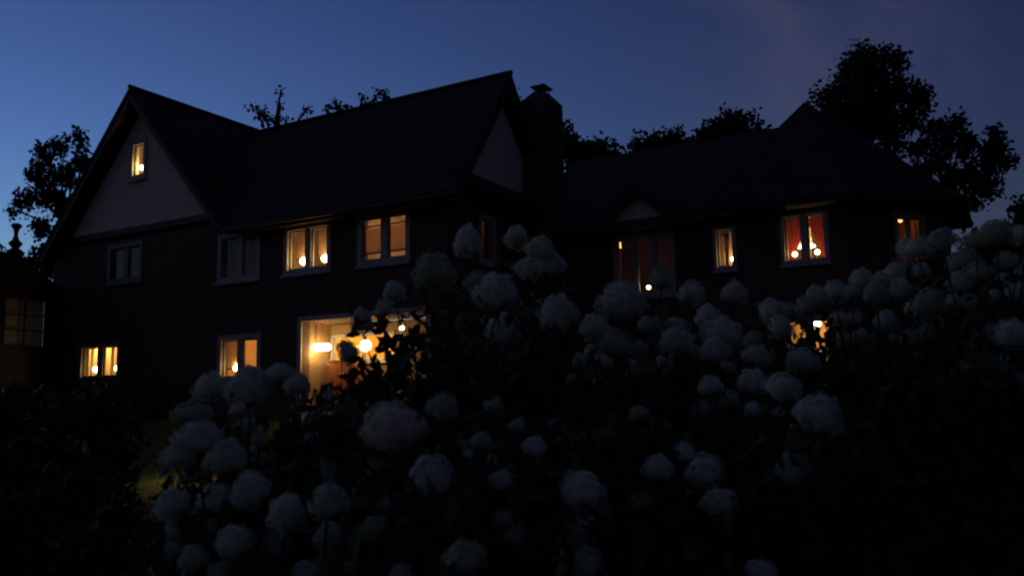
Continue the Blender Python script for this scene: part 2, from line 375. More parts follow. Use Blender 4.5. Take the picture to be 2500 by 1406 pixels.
# rear wall closing of the cross wing
cw = MB(); cw.abox(XL, XL+.3, YF+.304, 24.2, ZG, 7.1); cw.prism([(XL, 24.0, ZG), (GX+4.3, 24.0, ZG), (GX+4.3, 24.0, 7.1), (GX, 24.0, GA-.4), (XL, 24.0, 7.1)], (0, .25, 0)); cw.build('wall', 'brick', house)
bb = MB()
for sg in (-1, 1):
    bb.prism([(GX, Ye+.02, GA-.2), (GX+sg*ex, Ye+.02, GA-.2-GS*ex), (GX+sg*ex, Ye+.02, GA-.45-GS*ex), (GX, Ye+.02, GA-.45)], (0, .04, 0))
    bb.prism([(GX, Ye+.07, GA-.22), (GX+sg*ex, Ye+.07, GA-.22-GS*ex), (GX+sg*ex, Ye+.07, GA-.28-GS*ex), (GX, Ye+.07, GA-.28)], (0, YF-.03-Ye-.07, 0))
bb.build('bargeboard', 'dark_trim', house)
RY, RZ, MS = 20.3, 10.72, 1.37; XE = -11.62
mz = lambda y: RZ-MS*abs(y-RY)
rf = MB()
slab(rf, [(GX+ex-.25, Ye, mz(Ye)), (XE, Ye, mz(Ye)), (XE, RY, RZ), (GX+1.0, RY, RZ)])
slab(rf, [(GX, 23.1, mz(23.1)), (GX, RY, RZ), (XE, RY, RZ), (XE, 23.1, mz(23.1))])
rf.build('roof', 'shingle', house)
rc = MB(); rc.tube([(GX+1.2, RY, RZ+.02), (XE+.02, RY, RZ+.02)], .07, 6); rc.tube([(GX, Ye-.02, GA+.02), (GX, Ybk, GA+.02)], .07, 6); rc.build('ridge_cap', 'shingle', house)
# right gable end: brick up to the skirt, stucco triangle above
rg = MB(); rg.prism([(XR-.01, YF+.05, 7.1), (XR-.01, 22.55, 7.1), (XR-.01, 22.4, mz(22.4)-.25), (XR-.01, RY, RZ-.28), (XR-.01, 18.1, mz(18.1)-.25)], (-.25, 0, 0)); rg.build('wall', 'brick', house)
sp = MB(); sp.prism([(XR+.02, 18.12, 7.5), (XR+.02, 22.4, 7.5), (XR+.02, RY-.05, 10.02)], (-.028, 0, 0)); sp.build('gable_wall', 'stucco', house)
bb = MB()
for sg in (-1, 1):
    y1 = RY+sg*2.82
    bb.prism([(XE-.02, RY, RZ-.2), (XE-.02, y1, mz(y1)-.2), (XE-.02, y1, mz(y1)-.5), (XE-.02, RY, RZ-.5)], (-.04, 0, 0))
    bb.prism([(XE-.06, RY, RZ-.22), (XE-.06, y1, mz(y1)-.22), (XE-.06, y1, mz(y1)-.27), (XE-.06, RY, RZ-.27)], (-(XE-.06-XR-.03), 0, 0))
bb.build('bargeboard', 'dark_trim', house)
pr = MB(); pr.prism([(XR+.025, 17.5, 7.5), (XR+.025, 21.45, 7.5), (XR+.62, 21.45, 7.02), (XR+.62, 17.5, 7.02)], (0, 0, -.12)); pr.build('skirt_roof', 'shingle', house)
sf = MB(); sf.abox(XR+.004, XR+.56, 17.55, 21.4, 6.86, 6.885); sf.build('soffit', 'dark_trim', house)
sf = MB(); sf.abox(GX+ex+.2, XR-.05, Ye+.06, YF-.004, 6.62, 6.645); sf.abox(GX+ex+.2, XE-.05, Ye+.02, Ye+.05, 6.52, 6.75); sf.build('soffit', 'dark_trim', house)
gu = MB()
gu.tube([(GX+ex+.1, Ye-.06, 6.66), (XE, Ye-.06, 6.66)], .06, 8); gu.build('gutter', 'dark_trim', house)
dp = MB(); dp.tube([(-12.25, Ye-.05, 6.62), (-12.25, YF-.08, 6.3), (-12.25, YF-.08, 1.2)], .045, 8); dp.build('downpipe', 'dark_trim', house)
# chimney on the gable end
ch = MB(); cx0, cx1, cy0, cy1 = -11.98, -11.12, 21.48, 22.5
ch.abox(cx0, cx1, cy0, cy1, ZG, 10.3)
ch.prism([(cx0, cy0-.5, ZG), (cx1+.05, cy0-.5, ZG), (cx1+.05, cy0-.5, 6.3), (cx0, cy0-.5, 6.3)], (0, .49, 0))
c_top = 10.62; q = .26
b0 = [(cx0, cy0, 10.303), (cx1, cy0, 10.303), (cx1, cy1, 10.303), (cx0, cy1, 10.303)]; b1 = [(cx0+q, cy0+q, c_top), (cx1-q, cy0+q, c_top), (cx1-q, cy1-q, c_top), (cx0+q, cy1-q, c_top)]
for k in range(4): ch.face([b0[k], b0[(k+1) % 4], b1[(k+1) % 4], b1[k]])
ch.face(b1); chim = ch.build('chimney', 'brick', house)
cp = MB(); mx, my = (cx0+cx1)/2, (cy0+cy1)/2
for sx in (-1, 1):
    for sy in (-1, 1): cp.tube([(mx+sx*.14, my+sy*.18, c_top-.02), (mx+sx*.16, my+sy*.2, c_top+.14)], .018, 6)
cp.prism([(mx-.24, my-.3, c_top+.15), (mx+.24, my-.3, c_top+.15), (mx+.24, my+.3, c_top+.15), (mx-.24, my+.3, c_top+.15)], (0, 0, .03))
cp.prism([(mx-.2, my-.26, c_top+.183), (mx+.2, my-.26, c_top+.183), (mx+.15, my+.2, c_top+.23), (mx-.15, my+.2, c_top+.23)], (0, 0, .015))
cp.build('chimney_cap', 'iron', chim)

# --- right wing with polygonal corner
WY = 22.2; WX0, WX1 = -11.98, -3.3
wing = Wall((WX0, WY), (1, 0), (0, -1), WX1-WX0, ZG, 6.55)
cham = Wall((WX1+.002, WY), (.7071, .7071), (.7071, -.7071), 2.9, ZG, 6.55)
wu = lambda x: x-WX0
win_t, pt = window(wing, wu(-9.5), wu(-7.68), 4.28, 6.08, n=3, casing=.11, mull=.1, label='tall triple window under the small gable')
win_n, pn = window(wing, wu(-6.62), wu(-6.0), 4.82, 5.98, n=1, casing=.09, label='narrow lit window between small gable and corner')
win_r, prd = window(wing, wu(-4.87), wu(-3.68), 4.80, 6.15, n=2, casing=.1, mull=.13, label='window with red drapes and two pendant lamps')
win_l, pl = window(wing, wu(-4.9), wu(-3.7), 2.15, 3.5, n=2, casing=.1, mull=.12, label='lower window with yellow glow behind the leaves')
wing.build()
uq = lambda px, py: cham_u(px, py)
def cham_u(px, py):
    d = ray(px, py); t = (cham.O-CAM).dot(cham.n)/d.dot(cham.n); p = CAM+d*t; return cham.U(p), p.z
ua, za = cham_u(2180, 520); ub, zb = cham_u(2264, 625)
win_s, ps = window(cham, ua, ub, zb-.25, za, n=2, casing=.09, mull=.06, label='dim window on the angled corner wall')
cham.build()
wl = MB(); e2 = cham.P(2.9, 0)
wl.abox(e2.x-.3, e2.x-.001, e2.y+.004, 27.2, ZG, 6.55); wl.abox(WX0, e2.x-.31, 26.9, 27.2, ZG, 6.55); wl.build('wall', 'brick', house)
wr = MB(); wz = lambda y: 9.45-.84*abs(y-25.5)
slab(wr, [(-12.3, 21.75, wz(21.75)), (-4.6, 21.75, wz(21.75)), (-4.6, 25.5, 9.45), (-12.3, 25.5, 9.45)], .18)
slab(wr, [(-12.3, 25.5, 9.45), (-4.6, 25.5, 9.45), (-4.6, 29, wz(29)), (-12.3, 29, wz(29))], .18)
wr.build('roof', 'shingle', house)
tr = MB(); A = (-4.5, 24.5, 9.75); ez = 6.36
E8 = [(-6.95, 21.6, ez), (-3.05, 21.6, ez), (-.66, 24.0, ez), (-.66, 27.6, ez), (-6.95, 27.6, ez)]
for k in range(5): tr.face([E8[k], E8[(k+1) % 5], A])
tr.prism([(p[0], p[1], ez) for p in E8], (0, 0, -.16)); tr.build('corner_roof', 'shingle', house)
# small pediment
pz, py, px0 = 7.28, 21.45, -8.5; hw2 = 1.22; sl = .86
pm = MB()
for sg in (-1, 1):
    pm.prism([(px0, py, pz), (px0+sg*hw2, py, pz-sl*hw2), (px0+sg*hw2, 24.0, pz-sl*hw2), (px0, 24.0, pz)], (0, 0, -.13))
pm.build('roof', 'shingle', house)
pw = MB(); pw.prism([(px0-.95, py+.25, 6.36), (px0+.95, py+.25, 6.36), (px0, py+.25, pz-.2)], (0, .2, 0)); pw.build('gable_wall', 'stucco', house)
pb2 = MB(); pb2.abox(px0-1.15, px0+1.15, py+.12, WY-.004, 6.12, 6.355); pb2.build('belt_board', 'dark_trim', house)
for sg in (-1, 1):
    pb3 = MB(); pb3.prism([(px0, py+.02, pz-.13), (px0+sg*hw2, py+.02, pz-.13-sl*hw2), (px0+sg*hw2, py+.02, pz-.28-sl*hw2), (px0, py+.02, pz-.28)], (0, .04, 0)); pb3.build('bargeboard', 'dark_trim', house)

# --- glazed sunroom projecting at the left end
sunroom = empty('sunroom', (-31.5, 15, 1.1), 'dark sunroom with small paned glazing at the far left of the house', 'sunroom')
SXR, SY0, SY1 = -29.12, 12.6, 17.98
_h = house; house = sunroom
sr = Wall((SXR, SY0), (0, 1), (1, 0), SY1-SY0, ZG, 5.75, m='slate_paint', th=.2)
g0, g1 = on(0, 780, 0, SXR), on(118, 785, 0, SXR)
cols = []
u0 = .25
bays = [(.3, 1.75), (1.95, 3.55), (3.75, 5.22)]
zz0, zz1 = 3.62, 5.3
for (a_, b_) in bays: sr.open.append((a_, b_, zz0, zz1))
sr.build()
for (a_, b_) in bays:
    b = MB(); ring(b, sr, a_, b_, zz0, zz1, .05, -.12, -.04)
    wn = b.build('window', 'slate_paint', sunroom)
    ncol = 2; nrow = 3
    for i in range(ncol):
        for j in range(nrow):
            cw_ = (b_-a_-.1)/ncol; rh = (zz1-zz0-.1)/nrow
            g = MB(); g.box(sr.P(a_+.05+i*cw_+.02, zz0+.05+j*rh+.02, -.09), sr.u*(cw_-.04), Vector((0, 0, rh-.04)), sr.n*.006); g.build('pane', 'glass', wn)
    mb = MB(); mb.box(sr.P((a_+b_)/2-.025, zz0+.05, -.11), sr.u*.05, Vector((0, 0, zz1-zz0-.1)), sr.n*.05)
    for j in (1, 2):
        zj = zz0+.05+j*(zz1-zz0-.1)/3
        for (q0, q1) in ((a_+.05, (a_+b_)/2-.027), ((a_+b_)/2+.027, b_-.05)): mb.box(sr.P(q0, zj-.02, -.11), sr.u*(q1-q0), Vector((0, 0, .04)), sr.n*.05)
    mb.build('muntin', 'slate_paint', wn)
    sh = MB(); sh.box(sr.P(a_-.05, zz0-.05, -.3), sr.u*(b_-a_+.1), Vector((0, 0, zz1-zz0+.1)), sr.n*.01); sh.build('window_shade', 'lace', wn)
w2 = MB(); w2.abox(-35.5, SXR-.21, SY0, SY0+.2, ZG, 5.75); w2.abox(-35.5, -35.3, SY0+.21, SY1, ZG, 5.75); w2.build('wall', 'slate_paint', sunroom)
ap = on(37, 612, 1, 15.2); 
rr = MB(); base_ = [(SXR+.35, SY0-.35, 5.76), (SXR+.35, SY1, 5.76), (-35.85, SY1, 5.76), (-35.85, SY0-.35, 5.76)]
for k in range(4): rr.face([base_[k], base_[(k+1) % 4], ap])
rr.prism(base_, (0, 0, -.15)); rr.build('roof', 'shingle', sunroom)
fn = MB(); fn.lathe(ap-Vector((0, 0, .12)), [(.26, 0), (.22, .12), (.10, .2), (.18, .3), (.21, .35), (.10, .46), (.055, .62), (.08, .78), (.15, .88), (.17, .93), (.09, .98), (.02, 1.0)], 14); fn.build('finial', 'iron', sunroom, True)
house = _h

# ------------------------------------------------------------------ rooms, lamps and curtains behind the windows
room(front, fu(-18.35), fu(-15.85), 4.3, 6.98, 2.6); room(front, fu(-15.6), fu(-13.1), 4.3, 6.98, 2.6)
room(front, fu(-21.0), fu(-18.6), 4.3, 6.98, 2.6, 'plaster_red'); room(front, fu(-26.5), fu(-24.0), 4.6, 7.05, 2.6, 'plaster_red')
room(front, fu(-28.6), fu(-24.6), 1.5, 4.1, 3.2); room(front, fu(-21.4), fu(-18.2), 1.5, 4.1, 3.2)
room(attic, -.3, 1.8, 8.6, 10.45, 2.2); room(right, .45, 1.95, 4.3, 6.9, 1.2, 'plaster_red')
# upper window with two lamps: blinds half drawn, light only from the lamps
for i, p in enumerate(pa):
    blind(front, win_a, p, p[2]+.34, p[3]+.02, -.34)
    window_lamp(front, p[1]-.15 if i == 0 else p[1]-.19, p[2]-.02, -.18, ['left', 'right'][i]+' globe lamp in the upper window beside the orange blinds', .105, 8)
blw = front
for i, p in enumerate(pb):
    blind(front, win_b, p, p[2]+.2, p[3]-.22)
    v = MB(); v.box(front.P(p[0]-.03, p[3]-.18, -.17), front.u*(p[1]-p[0]+.06), Vector((0, 0, .05)), front.n*.02); v.build('blind_tape', 'lace', win_b)
assumed_room_lamp(front, fu(-14.3), 6.97, -1.6, 'assumed ceiling lamp behind the dull orange blinds', 9, (1, .62, .30))
assumed_room_lamp(front, fu(-18.9), 6.97, -1.8, 'faint assumed ceiling lamp behind the dark upper window', .18, AMBER, .35, 'bulb_dim')
for i, p in enumerate(pc): blind(front, win_c, p, p[2]+.3, p[3]+.02, -.2, 'canvas', False)
# lower left window
for i, p in enumerate(pe):
    window_lamp(front, p[1]-.22+(.05 if i else 0), p[2]-.02, -.19, ['left', 'right'][i]+' globe lamp in the lower left window', .115, 2.5, 'bulb', .85)
    drape('curtain', front, (p[0]-.1, p[0]+.07), (p[0]-.1, p[0]+.05), p[2]-.1, p[3]+.1, -.36, 'lace', ['left', 'middle'][i]+' pale curtain edge in the lower left window', 0, 10, .02)
drape('curtain', front, (pe[1][1]-.12, pe[1][1]+.1), (pe[1][1]-.1, pe[1][1]+.1), pe[1][2]-.1, pe[1][3]+.1, -.36, 'lace', 'right pale curtain edge in the lower left window', 0, 10, .02)
assumed_room_lamp(front, fu(-28.1), 4.09, -1.6, 'assumed ceiling lamp of the room behind the lower left window', 75, WARM, .1)
# lower middle window
blind(front, win_f, pf[0], pf[0][2]+.24, pf[0][3]+.02, -.2, 'lace')
window_lamp(front, pf[0][1]-.15, pf[0][2]+.02, -.18, 'single globe lamp in the amber lower window', .085, 6)
assumed_room_lamp(front, fu(-19.0), 4.09, -1.7, 'assumed ceiling lamp of the room behind the amber lower window', 80, AMBER)
def picture(W, u0, u1, z0, z1, d, label):
    t = empty('picture', W.P((u0+u1)/2, z0, d), label, 'picture'); b = MB(); ring(b, W, u0, u1, z0, z1, .05, d, d+.03); b.build('picture_frame', 'cherry', t)
    c = MB(); c.box(W.P(u0+.05, z0+.05, d), W.u*(u1-u0-.1), Vector((0, 0, z1-z0-.1)), W.n*.012); c.build('canvas', 'canvas', t)
picture(front, fu(-20.55), fu(-19.85), 3.35, 3.95, -3.49, 'framed picture on the wall inside the amber lower window')
# attic lamp
window_lamp(attic, ph[0][1]-.25, ph[0][2]+.02, -.19, 'bright globe lamp in the attic window', .11, 5, 'bulb', .85)
blind(attic, win_h, (ph[0][0]+.12, ph[0][1]), ph[0][2]+.3, ph[0][3]+.02, -.32)
assumed_room_lamp(right, 1.7, 6.89, -.9, 'faint assumed lamp behind the narrow side window', .15, AMBER, .2, 'bulb_dim')

# right wing rooms
room(wing, wu(-9.9), wu(-7.2), 3.9, 6.5, 2.6, 'cherry'); room(wing, wu(-7.0), wu(-5.5), 3.9, 6.5, 2.6, 'cherry')
room(wing, wu(-5.4), wu(-3.5), 3.9, 6.5, 3.0, 'plaster'); room(wing, wu(-5.4), wu(-3.5), 1.5, 3.8, 2.6)
room(cham, ua-.1, ub+.25, 3.9, 6.5, 1.5, 'plaster_red')
# triple window
blind(wing, win_t, pt[0], pt[0][2]-.02, pt[0][3]+.05, -.3, 'red_drape', False)
v = MB(); v.box(wing.P(pt[0][0]-.03, pt[0][3]-.135, -.3), wing.u*(pt[0][1]-pt[0][0]+.06), Vector((0, 0, .05)), wing.n*.02); v.build('blind_tape', 'lace', win_t)
window_lamp(wing, wu(-8.55), 4.4, -.2, 'single small lamp low in the tall triple window', .055, .5)
assumed_room_lamp(wing, wu(-9.75), 6.49, -1.2, 'assumed ceiling lamp behind the tall triple window', 1.2, AMBER, .35, 'bulb_dim')
# narrow window
p = pn[0]
drape('curtain', wing, (p[0]-.05, p[0]+.05), (p[0]-.05, p[0]+.07), p[2]-.08, p[3]-.03, -.36, 'lace', 'pale curtain at the left of the narrow lit window', 0, 8, .02)
drape('curtain', wing, (p[1]-.15, p[1]+.05), (p[1]-.2, p[1]-.13), p[2]-.08, p[3]+.08, -.4, 'lace', 'gathered curtain at the right of the narrow lit window', 0, 8, .02)
window_lamp(wing, p[1]-.03, p[2]+.0, -.2, 'single globe lamp in the narrow lit window', .055, 5)
assumed_room_lamp(wing, wu(-5.7), 6.49, -1.9, 'assumed ceiling lamp behind the narrow lit window', 3.0)
# red drapes, pendants
a0, a1 = prd[0][0], prd[1][1]; um = (prd[0][1]+prd[1][0])/2; z0_, z1_ = prd[0][2], prd[0][3]
drape('curtain', wing, (a0-.05, um+.02), (a0-.05, a0+.08), z0_+.0, z1_+.06, -.42, 'red_drape', 'left red drape tied back in the bright corner window', 0, 26, .025)
drape('curtain', wing, (um-.02, a1+.05), (a1-.06, a1+.05), z0_+.0, z1_+.06, -.47, 'red_drape', 'right red drape tied back in the bright corner window', 1, 26, .025)
for i, p in enumerate(prd):
    window_lamp(wing, (p[0]+p[1])/2+(-.02 if i == 0 else -.03), p[2]-.03, -.2, ['left', 'right'][i]+' globe lamp on the sill below the red drapes', .06, 3)
for i, (ux, py_) in enumerate(((1956, 603), (1980, 601))):
    c = on(ux, py_, 1, WY+1.1); t = empty('pendant_lamp', (c.x, c.y, 6.49), ['left', 'right'][i]+' white pendant lamp hanging between the red drapes', 'pendant lamp', 'pendant lamps behind the red drapes')
    b = MB(); b.tube([(c.x, c.y, 6.49), (c.x, c.y, c.z+.10)], .008, 6); b.lathe((c.x, c.y, c.z+.05), [(.05, 0), (.045, .04), (.02, .07), (.03, .12), (.035, .15), (.012, .2)], 12); b.build('stem', 'bulb_dim', t)  # stem glows by itself, standing in for lamplight on brass
    b = MB(); b.lathe((c.x, c.y, c.z-.03), [(.02, -.02), (.1, 0), (.115, .03), (.09, .06), (.03, .08)], 16); b.build('shade', 'bulb_white', t, True)
    point_light('lamp_light', (c.x, c.y, c.z-.12), 4.5, WARM, t)
# lower right room
assumed_room_lamp(wing, wu(-3.75), 3.79, -1.5, 'assumed ceiling lamp of the room behind the lower right window', 55, WARM, .25)
c = on(1996, 790, 1, WY+.6); t = empty('globe_lamp', (c.x, c.y, 3.79), 'white globe lamp cluster glowing in the lower right window', 'lamp')
b = MB(); b.tube([(c.x, c.y, 3.79), (c.x, c.y, c.z+.08)], .01, 6); b.build('stem', 'brass', t)
for k, (dx, dz, r) in enumerate(((0, 0, .085), (-.09, .04, .045), (.03, .075, .05))):
    b = MB(); globe(b, (c.x+dx, c.y-.02*k, c.z+dz), r); b.build('globe', 'bulb_white', t, True)
# dim corner window
ul, zl = cham_u(2234, 525); pq = cham.P(ul, zl, -.55)
t = empty('hanging_lantern', (pq.x, pq.y, 6.49), 'small amber lantern hanging at the top of the dim corner window', 'lantern')
b = MB(); b.tube([(pq.x, pq.y, 6.49), (pq.x, pq.y, zl+.08)], .008, 6); b.lathe((pq.x, pq.y, zl+.06), [(.06, 0), (.05, .03), (.01, .05)], 10); b.build('stem', 'brass', t)
b = MB(); b.lathe((pq.x, pq.y, zl-.07), [(.04, 0), (.055, .03), (.05, .12), (.03, .13)], 10); b.build('lamp_shade', 'bulb_dim', t, True)
point_light('lamp_light', (pq.x, pq.y, zl-.12), 1.6, AMBER, t)
ul, zl = cham_u(2192, 592)
drape('curtain', cham, (ul-.1, ul+.16), (ul-.1, ul+.2), zb-.1, zl+.12, -.4, 'lace', 'short pale curtain in the dim corner window', 0, 10, .02)
window_lamp(cham, ul+.0, zl-.28, -.22, 'faint globe lamp low in the dim corner window', .045, 1.2, 'bulb_dim')

# ------------------------------------------------------------------ lit porch
PU0, PU1, PZ0, PZ1 = PORCH; PD = 1.18
D = -PD
bk = Wall((front.P(PU0, 0, D).x, front.P(PU0, 0, D).y), (1, 0), (0, -1), PU1-PU0, PZ0, PZ1-.03, 'porch_wall', 'board', .12)
bwt = on(830, 822, 1, YF+PD).z; bwb = on(830, 880, 1, YF+PD).z
bw1 = on(965, 850, 1, YF+PD).x-bk.O.x
bk_win, bp = window(bk, .03, bw1, bwb-.06, bwt+.06, n=2, casing=.05, mull=.05, sash=.035, label='wide bright yellow window inside the porch')
bk.build(); room(bk, .02, PU1-PU0-.02, PZ0, PZ1-.06, 2.0, 'plaster_yellow')
for k in range(2):
    x_ = (-.9, .9)[k]
    assumed_room_lamp(bk, (PU1-PU0)/2+x_, PZ1-.07, -1.0, ['left', 'right'][k]+' assumed ceiling lamp of the kitchen behind the porch', 70)
s = MB()
for (u_, sg) in ((PU0, 1), (PU1, -1)):
    s = MB(); s.box(front.P(u_-(.06 if sg > 0 else -.06), PZ0, -.301), front.u*(.05*sg), Vector((0, 0, PZ1-PZ0)), front.n*(-PD+.302)); s.build('porch_wall', 'board', house)
nb = 12
for k in range(nb):
    c = MB(); w_ = (PU1-PU0)/1.0; d0 = -.31-k*(PD-.31)/nb; c.box(front.P(PU0-.05, PZ1+.002+.006*(k % 2), d0), front.u*(w_+.1), Vector((0, 0, .02)), front.n*(-(PD-.31)/nb+.012)); c.build('ceiling_board', 'board', house)
c = MB(); c.box(front.P(PU0-.05, PZ1+.03, -.301), front.u*(PU1-PU0+.1), Vector((0, 0, .02)), front.n*(-PD+.301)); c.build('porch_ceiling', 'dark_trim', house)
c = MB(); c.box(front.P(PU0-.05, PZ0-.12, -.301), front.u*(PU1-PU0+.1), Vector((0, 0, .118)), front.n*(-PD+.301)); c.build('porch_floor', 'wood_floor', house)
tm = MB(); tm.box(front.P(PU0-.16, PZ0, .004), front.u*.16, Vector((0, 0, PZ1-PZ0+.14)), front.n*.04); tm.box(front.P(PU1, PZ0, .004), front.u*.16, Vector((0, 0, PZ1-PZ0+.14)), front.n*.04)
tm.box(front.P(PU0+.002, PZ1, .004), front.u*(PU1-PU0-.004), Vector((0, 0, .14)), front.n*.04); tm.build('porch_trim', 'white_paint', house)
stp = MB(); stp.box(front.P(PU0+.4, ZG+.1, .01), front.u*(PU1-PU0-.8), Vector((0, 0, .32)), front.n*.6); stp.box(front.P(PU0+.4, ZG+.1, .612), front.u*(PU1-PU0-.8), Vector((0, 0, .15)), front.n*.4); stp.build('porch_step', 'stucco', house)
# long wall lamp, round lamp, hanging lantern, cupboard
c = on(779, 848, 1, YF+.55); t = empty('tube_lamp', c, 'long glaring white lamp at the left of the porch', 'lamp')
b = MB(); hl = .40
b.tube([(c.x-hl, c.y, c.z), (c.x-hl+.06, c.y, c.z), (c.x+hl-.06, c.y, c.z), (c.x+hl, c.y, c.z)], [.05, .10, .10, .05], 14); b.build('glass_tube', 'bulb_hot', t, True)
b = MB(); b.tube([(c.x-.12, c.y, c.z+.12), (c.x-.12, c.y, PZ1)], .012, 6); b.tube([(c.x+.12, c.y, c.z+.12), (c.x+.12, c.y, PZ1)], .012, 6); b.build('rod', 'brass', t)
point_light('lamp_light', c+Vector((0, -.2, -.2)), 10, WARM, t, .1)
c = on(893, 843, 1, YF+.6); t = empty('globe_lamp', c, 'bright round lamp in the middle of the porch', 'lamp')
b = MB(); globe(b, c, .145, 16, 1.1); b.build('globe', 'bulb_hot', t, True)
b = MB(); b.tube([c+Vector((0, 0, .15)), (c.x, c.y, PZ1)], .014, 6); b.lathe(c+Vector((0, 0, .14)), [(.07, 0), (.05, .05), (.015, .08)], 12); b.build('stem', 'brass', t)
point_light('lamp_light', c+Vector((0, 0, -.22)), 8, WARM, t, .1)
c = on(981, 799, 1, YF+.3); t = empty('hanging_lantern', (c.x, c.y, PZ1), 'small caged lantern hanging at the right of the porch', 'lantern')
b = MB()
for k in range(6):
    a_ = k*math.pi/3; b.tube([c+Vector((.09*math.cos(a_), .09*math.sin(a_), -.13)), c+Vector((.11*math.cos(a_), .11*math.sin(a_), .12))], .012, 5)
b.lathe(c+Vector((0, 0, .12)), [(.14, 0), (.12, .03), (.03, .1), (.02, .13)], 12); b.lathe(c+Vector((0, 0, -.15)), [(.06, 0), (.1, .02)], 12); b.tube([c+Vector((0, 0, .24)), (c.x, c.y, PZ1)], .01, 6); b.build('cage', 'iron', t)
b = MB(); globe(b, c-Vector((0, 0, .02)), .06); b.build('bulb', 'bulb', t, True)
point_light('lamp_light', c-Vector((0, 0, .2)), 5, WARM, t, .05)
c0 = on(803, 879, 1, YF+.76); c1 = on(852, 879, 1, YF+.76)
t = empty('cupboard', (c0.x, YF+.95, PZ0), 'reddish brown cupboard standing in the porch', 'cupboard')
b = MB(); b.abox(c0.x, c1.x+.25, YF+.76, YF+1.14, PZ0, c0.z-.05); b.build('carcass', 'cherry', t)
b = MB(); b.abox(c0.x-.03, c1.x+.28, YF+.73, YF+1.15, c0.z-.048, c0.z-.01); b.build('top', 'cherry', t)
for k in range(2):
    m_ = (c1.x+.25-c0.x)/2; b = MB(); b.abox(c0.x+.02+k*m_, c0.x+m_-.02+k*m_, YF+.735, YF+.758, PZ0+.06, c0.z-.1); dr = b.build('door', 'cherry', t)
    b = MB(); globe(b, (c0.x+m_+(-.06 if k == 0 else .06), YF+.72, c0.z-.4), .018, 8); b.build('knob', 'brass', dr)

# ------------------------------------------------------------------ trees
def tree(label, blobs, depth, base_px, nleaf, leaf=.3, spread=1.0, group='trees behind the house', twig=False):
    """blobs: (px,py,r) lobes of the crown at about this distance; trunk stands on the ground under base_px"""
    C = [at(x, y, depth+random.uniform(-1.5, 1.5)) for x, y, r in blobs]; R = [r*.86*depth/F for x, y, r in blobs]
    bx = at(base_px, 900, depth); base = Vector((bx.x, bx.y, gzf(bx.x, bx.y)-.1))
    t = empty('tree', base, label, 'tree', group)
    top = max(C, key=lambda c: c.z); zlo = min(c.z for c in C)
    b = MB(); fork = Vector((base.x, base.y, base.z+(zlo-base.z)*.75)); cen = sum(C, Vector())/len(C)
    tips = Vector((cen.x*.5+base.x*.5, cen.y*.5+base.y*.5, max(cen.z, fork.z+1)))
    r0 = .16+.012*(top.z-base.z)
    b.tube([base, base.lerp(fork, .5)+Vector((.1, .05, 0)), fork, tips], [r0*1.3, r0, r0*.85, r0*.4], 9); b.build('trunk', 'bark', t)
    lm = MB()
    for c, r in zip(C, R):
        s0 = fork.lerp(tips, random.uniform(.1, 1)); mid = s0.lerp(c, .55)+Vector((0, 0, .25*r+.3))
        lm.tube([s0, mid, c+Vector((random.uniform(-.3, .3)*r, 0, .3*r))], [.09, .06, .02], 6)
        for k in range(5 if not twig else 9):
            e = c+Vector(RNG.normal(size=3))*r*.6; lm.tube([mid.lerp(c, random.random()), mid.lerp(e, .6)+Vector((0, 0, .1)), e], [.03, .02, .007], 5)
    lm.build('limb', 'bark', t)
    ws = np.array(R)**2; ws /= ws.sum(); pts = []
    for c, r, q in zip(C, R, ws):
        n = max(18, int(nleaf*q)); k = max(4, n//26)
        # twig ends: leaf sprays clustered round points near the lobe's surface
        d = unit(RNG.normal(size=(k, 3))); cc = np.array(c)+d*(r*(.35+.62*RNG.random((k, 1))**.6))
        pts.append(cc[RNG.integers(0, k, n)]+RNG.normal(size=(n, 3))*(leaf*.75*spread))
    P = np.concatenate(pts); cr = leaves('crown', P, leaf*.85, 'leaf_tree', t, ratio=.65); cr['kind'] = 'stuff'
    return t
tree('tall dense broadleaf tree rising behind the pointed corner roof', [(2115, 150, 52), (2170, 150, 36), (2085, 190, 52), (2060, 240, 52), (2130, 230, 75), (2205, 215, 42), (2240, 242, 34), (2022, 240, 30), (2150, 295, 62), (2225, 290, 42), (2040, 290, 45), (2100, 330, 50), (2180, 350, 40), (2110, 270, 60)], 42, 2120, 9500, .30)
tree('spreading lower tree reaching right of the corner roof', [(2290, 330, 42), (2330, 312, 28), (2350, 360, 40), (2235, 370, 30), (2290, 400, 32), (2425, 370, 40), (2455, 390, 26), (2395, 430, 42), (2340, 425, 26), (2430, 330, 20), (2420, 460, 30), (2370, 490, 30), (2310, 460, 30), (2260, 420, 30)], 38, 2330, 4600, .28, .8)
tree('leafy tree standing left of the tall left gable', [(150, 350, 26), (195, 345, 26), (115, 378, 32), (205, 395, 26), (105, 430, 42), (165, 430, 40), (60, 492, 32), (125, 500, 48), (32, 515, 14), (105, 560, 34), (170, 530, 42), (225, 420, 24), (150, 600, 50)], 46, 140, 4800, .3, .8)
tree('rounded treetop showing above the wing roof beside the corner roof', [(1790, 307, 30), (1735, 330, 26), (1760, 323, 28), (1838, 301, 11), (1840, 327, 14), (1860, 323, 8), (1715, 350, 20), (1800, 355, 40), (1750, 375, 40)], 44, 1780, 3800, .34)
tree('low treetop with a raised knob above the wing ridge', [(1647, 338, 17), (1600, 356, 26), (1565, 358, 20), (1630, 360, 26), (1674, 353, 8), (1610, 388, 34), (1570, 393, 30), (1650, 386, 26)], 46, 1610, 3200, .34)
tree('dark treetop just right of the chimney', [(1400, 366, 24), (1440, 374, 22), (1470, 368, 14), (1494, 370, 14), (1381, 320, 9), (1385, 353, 20), (1420, 398, 34), (1470, 398, 30)], 46, 1420, 3000, .34)
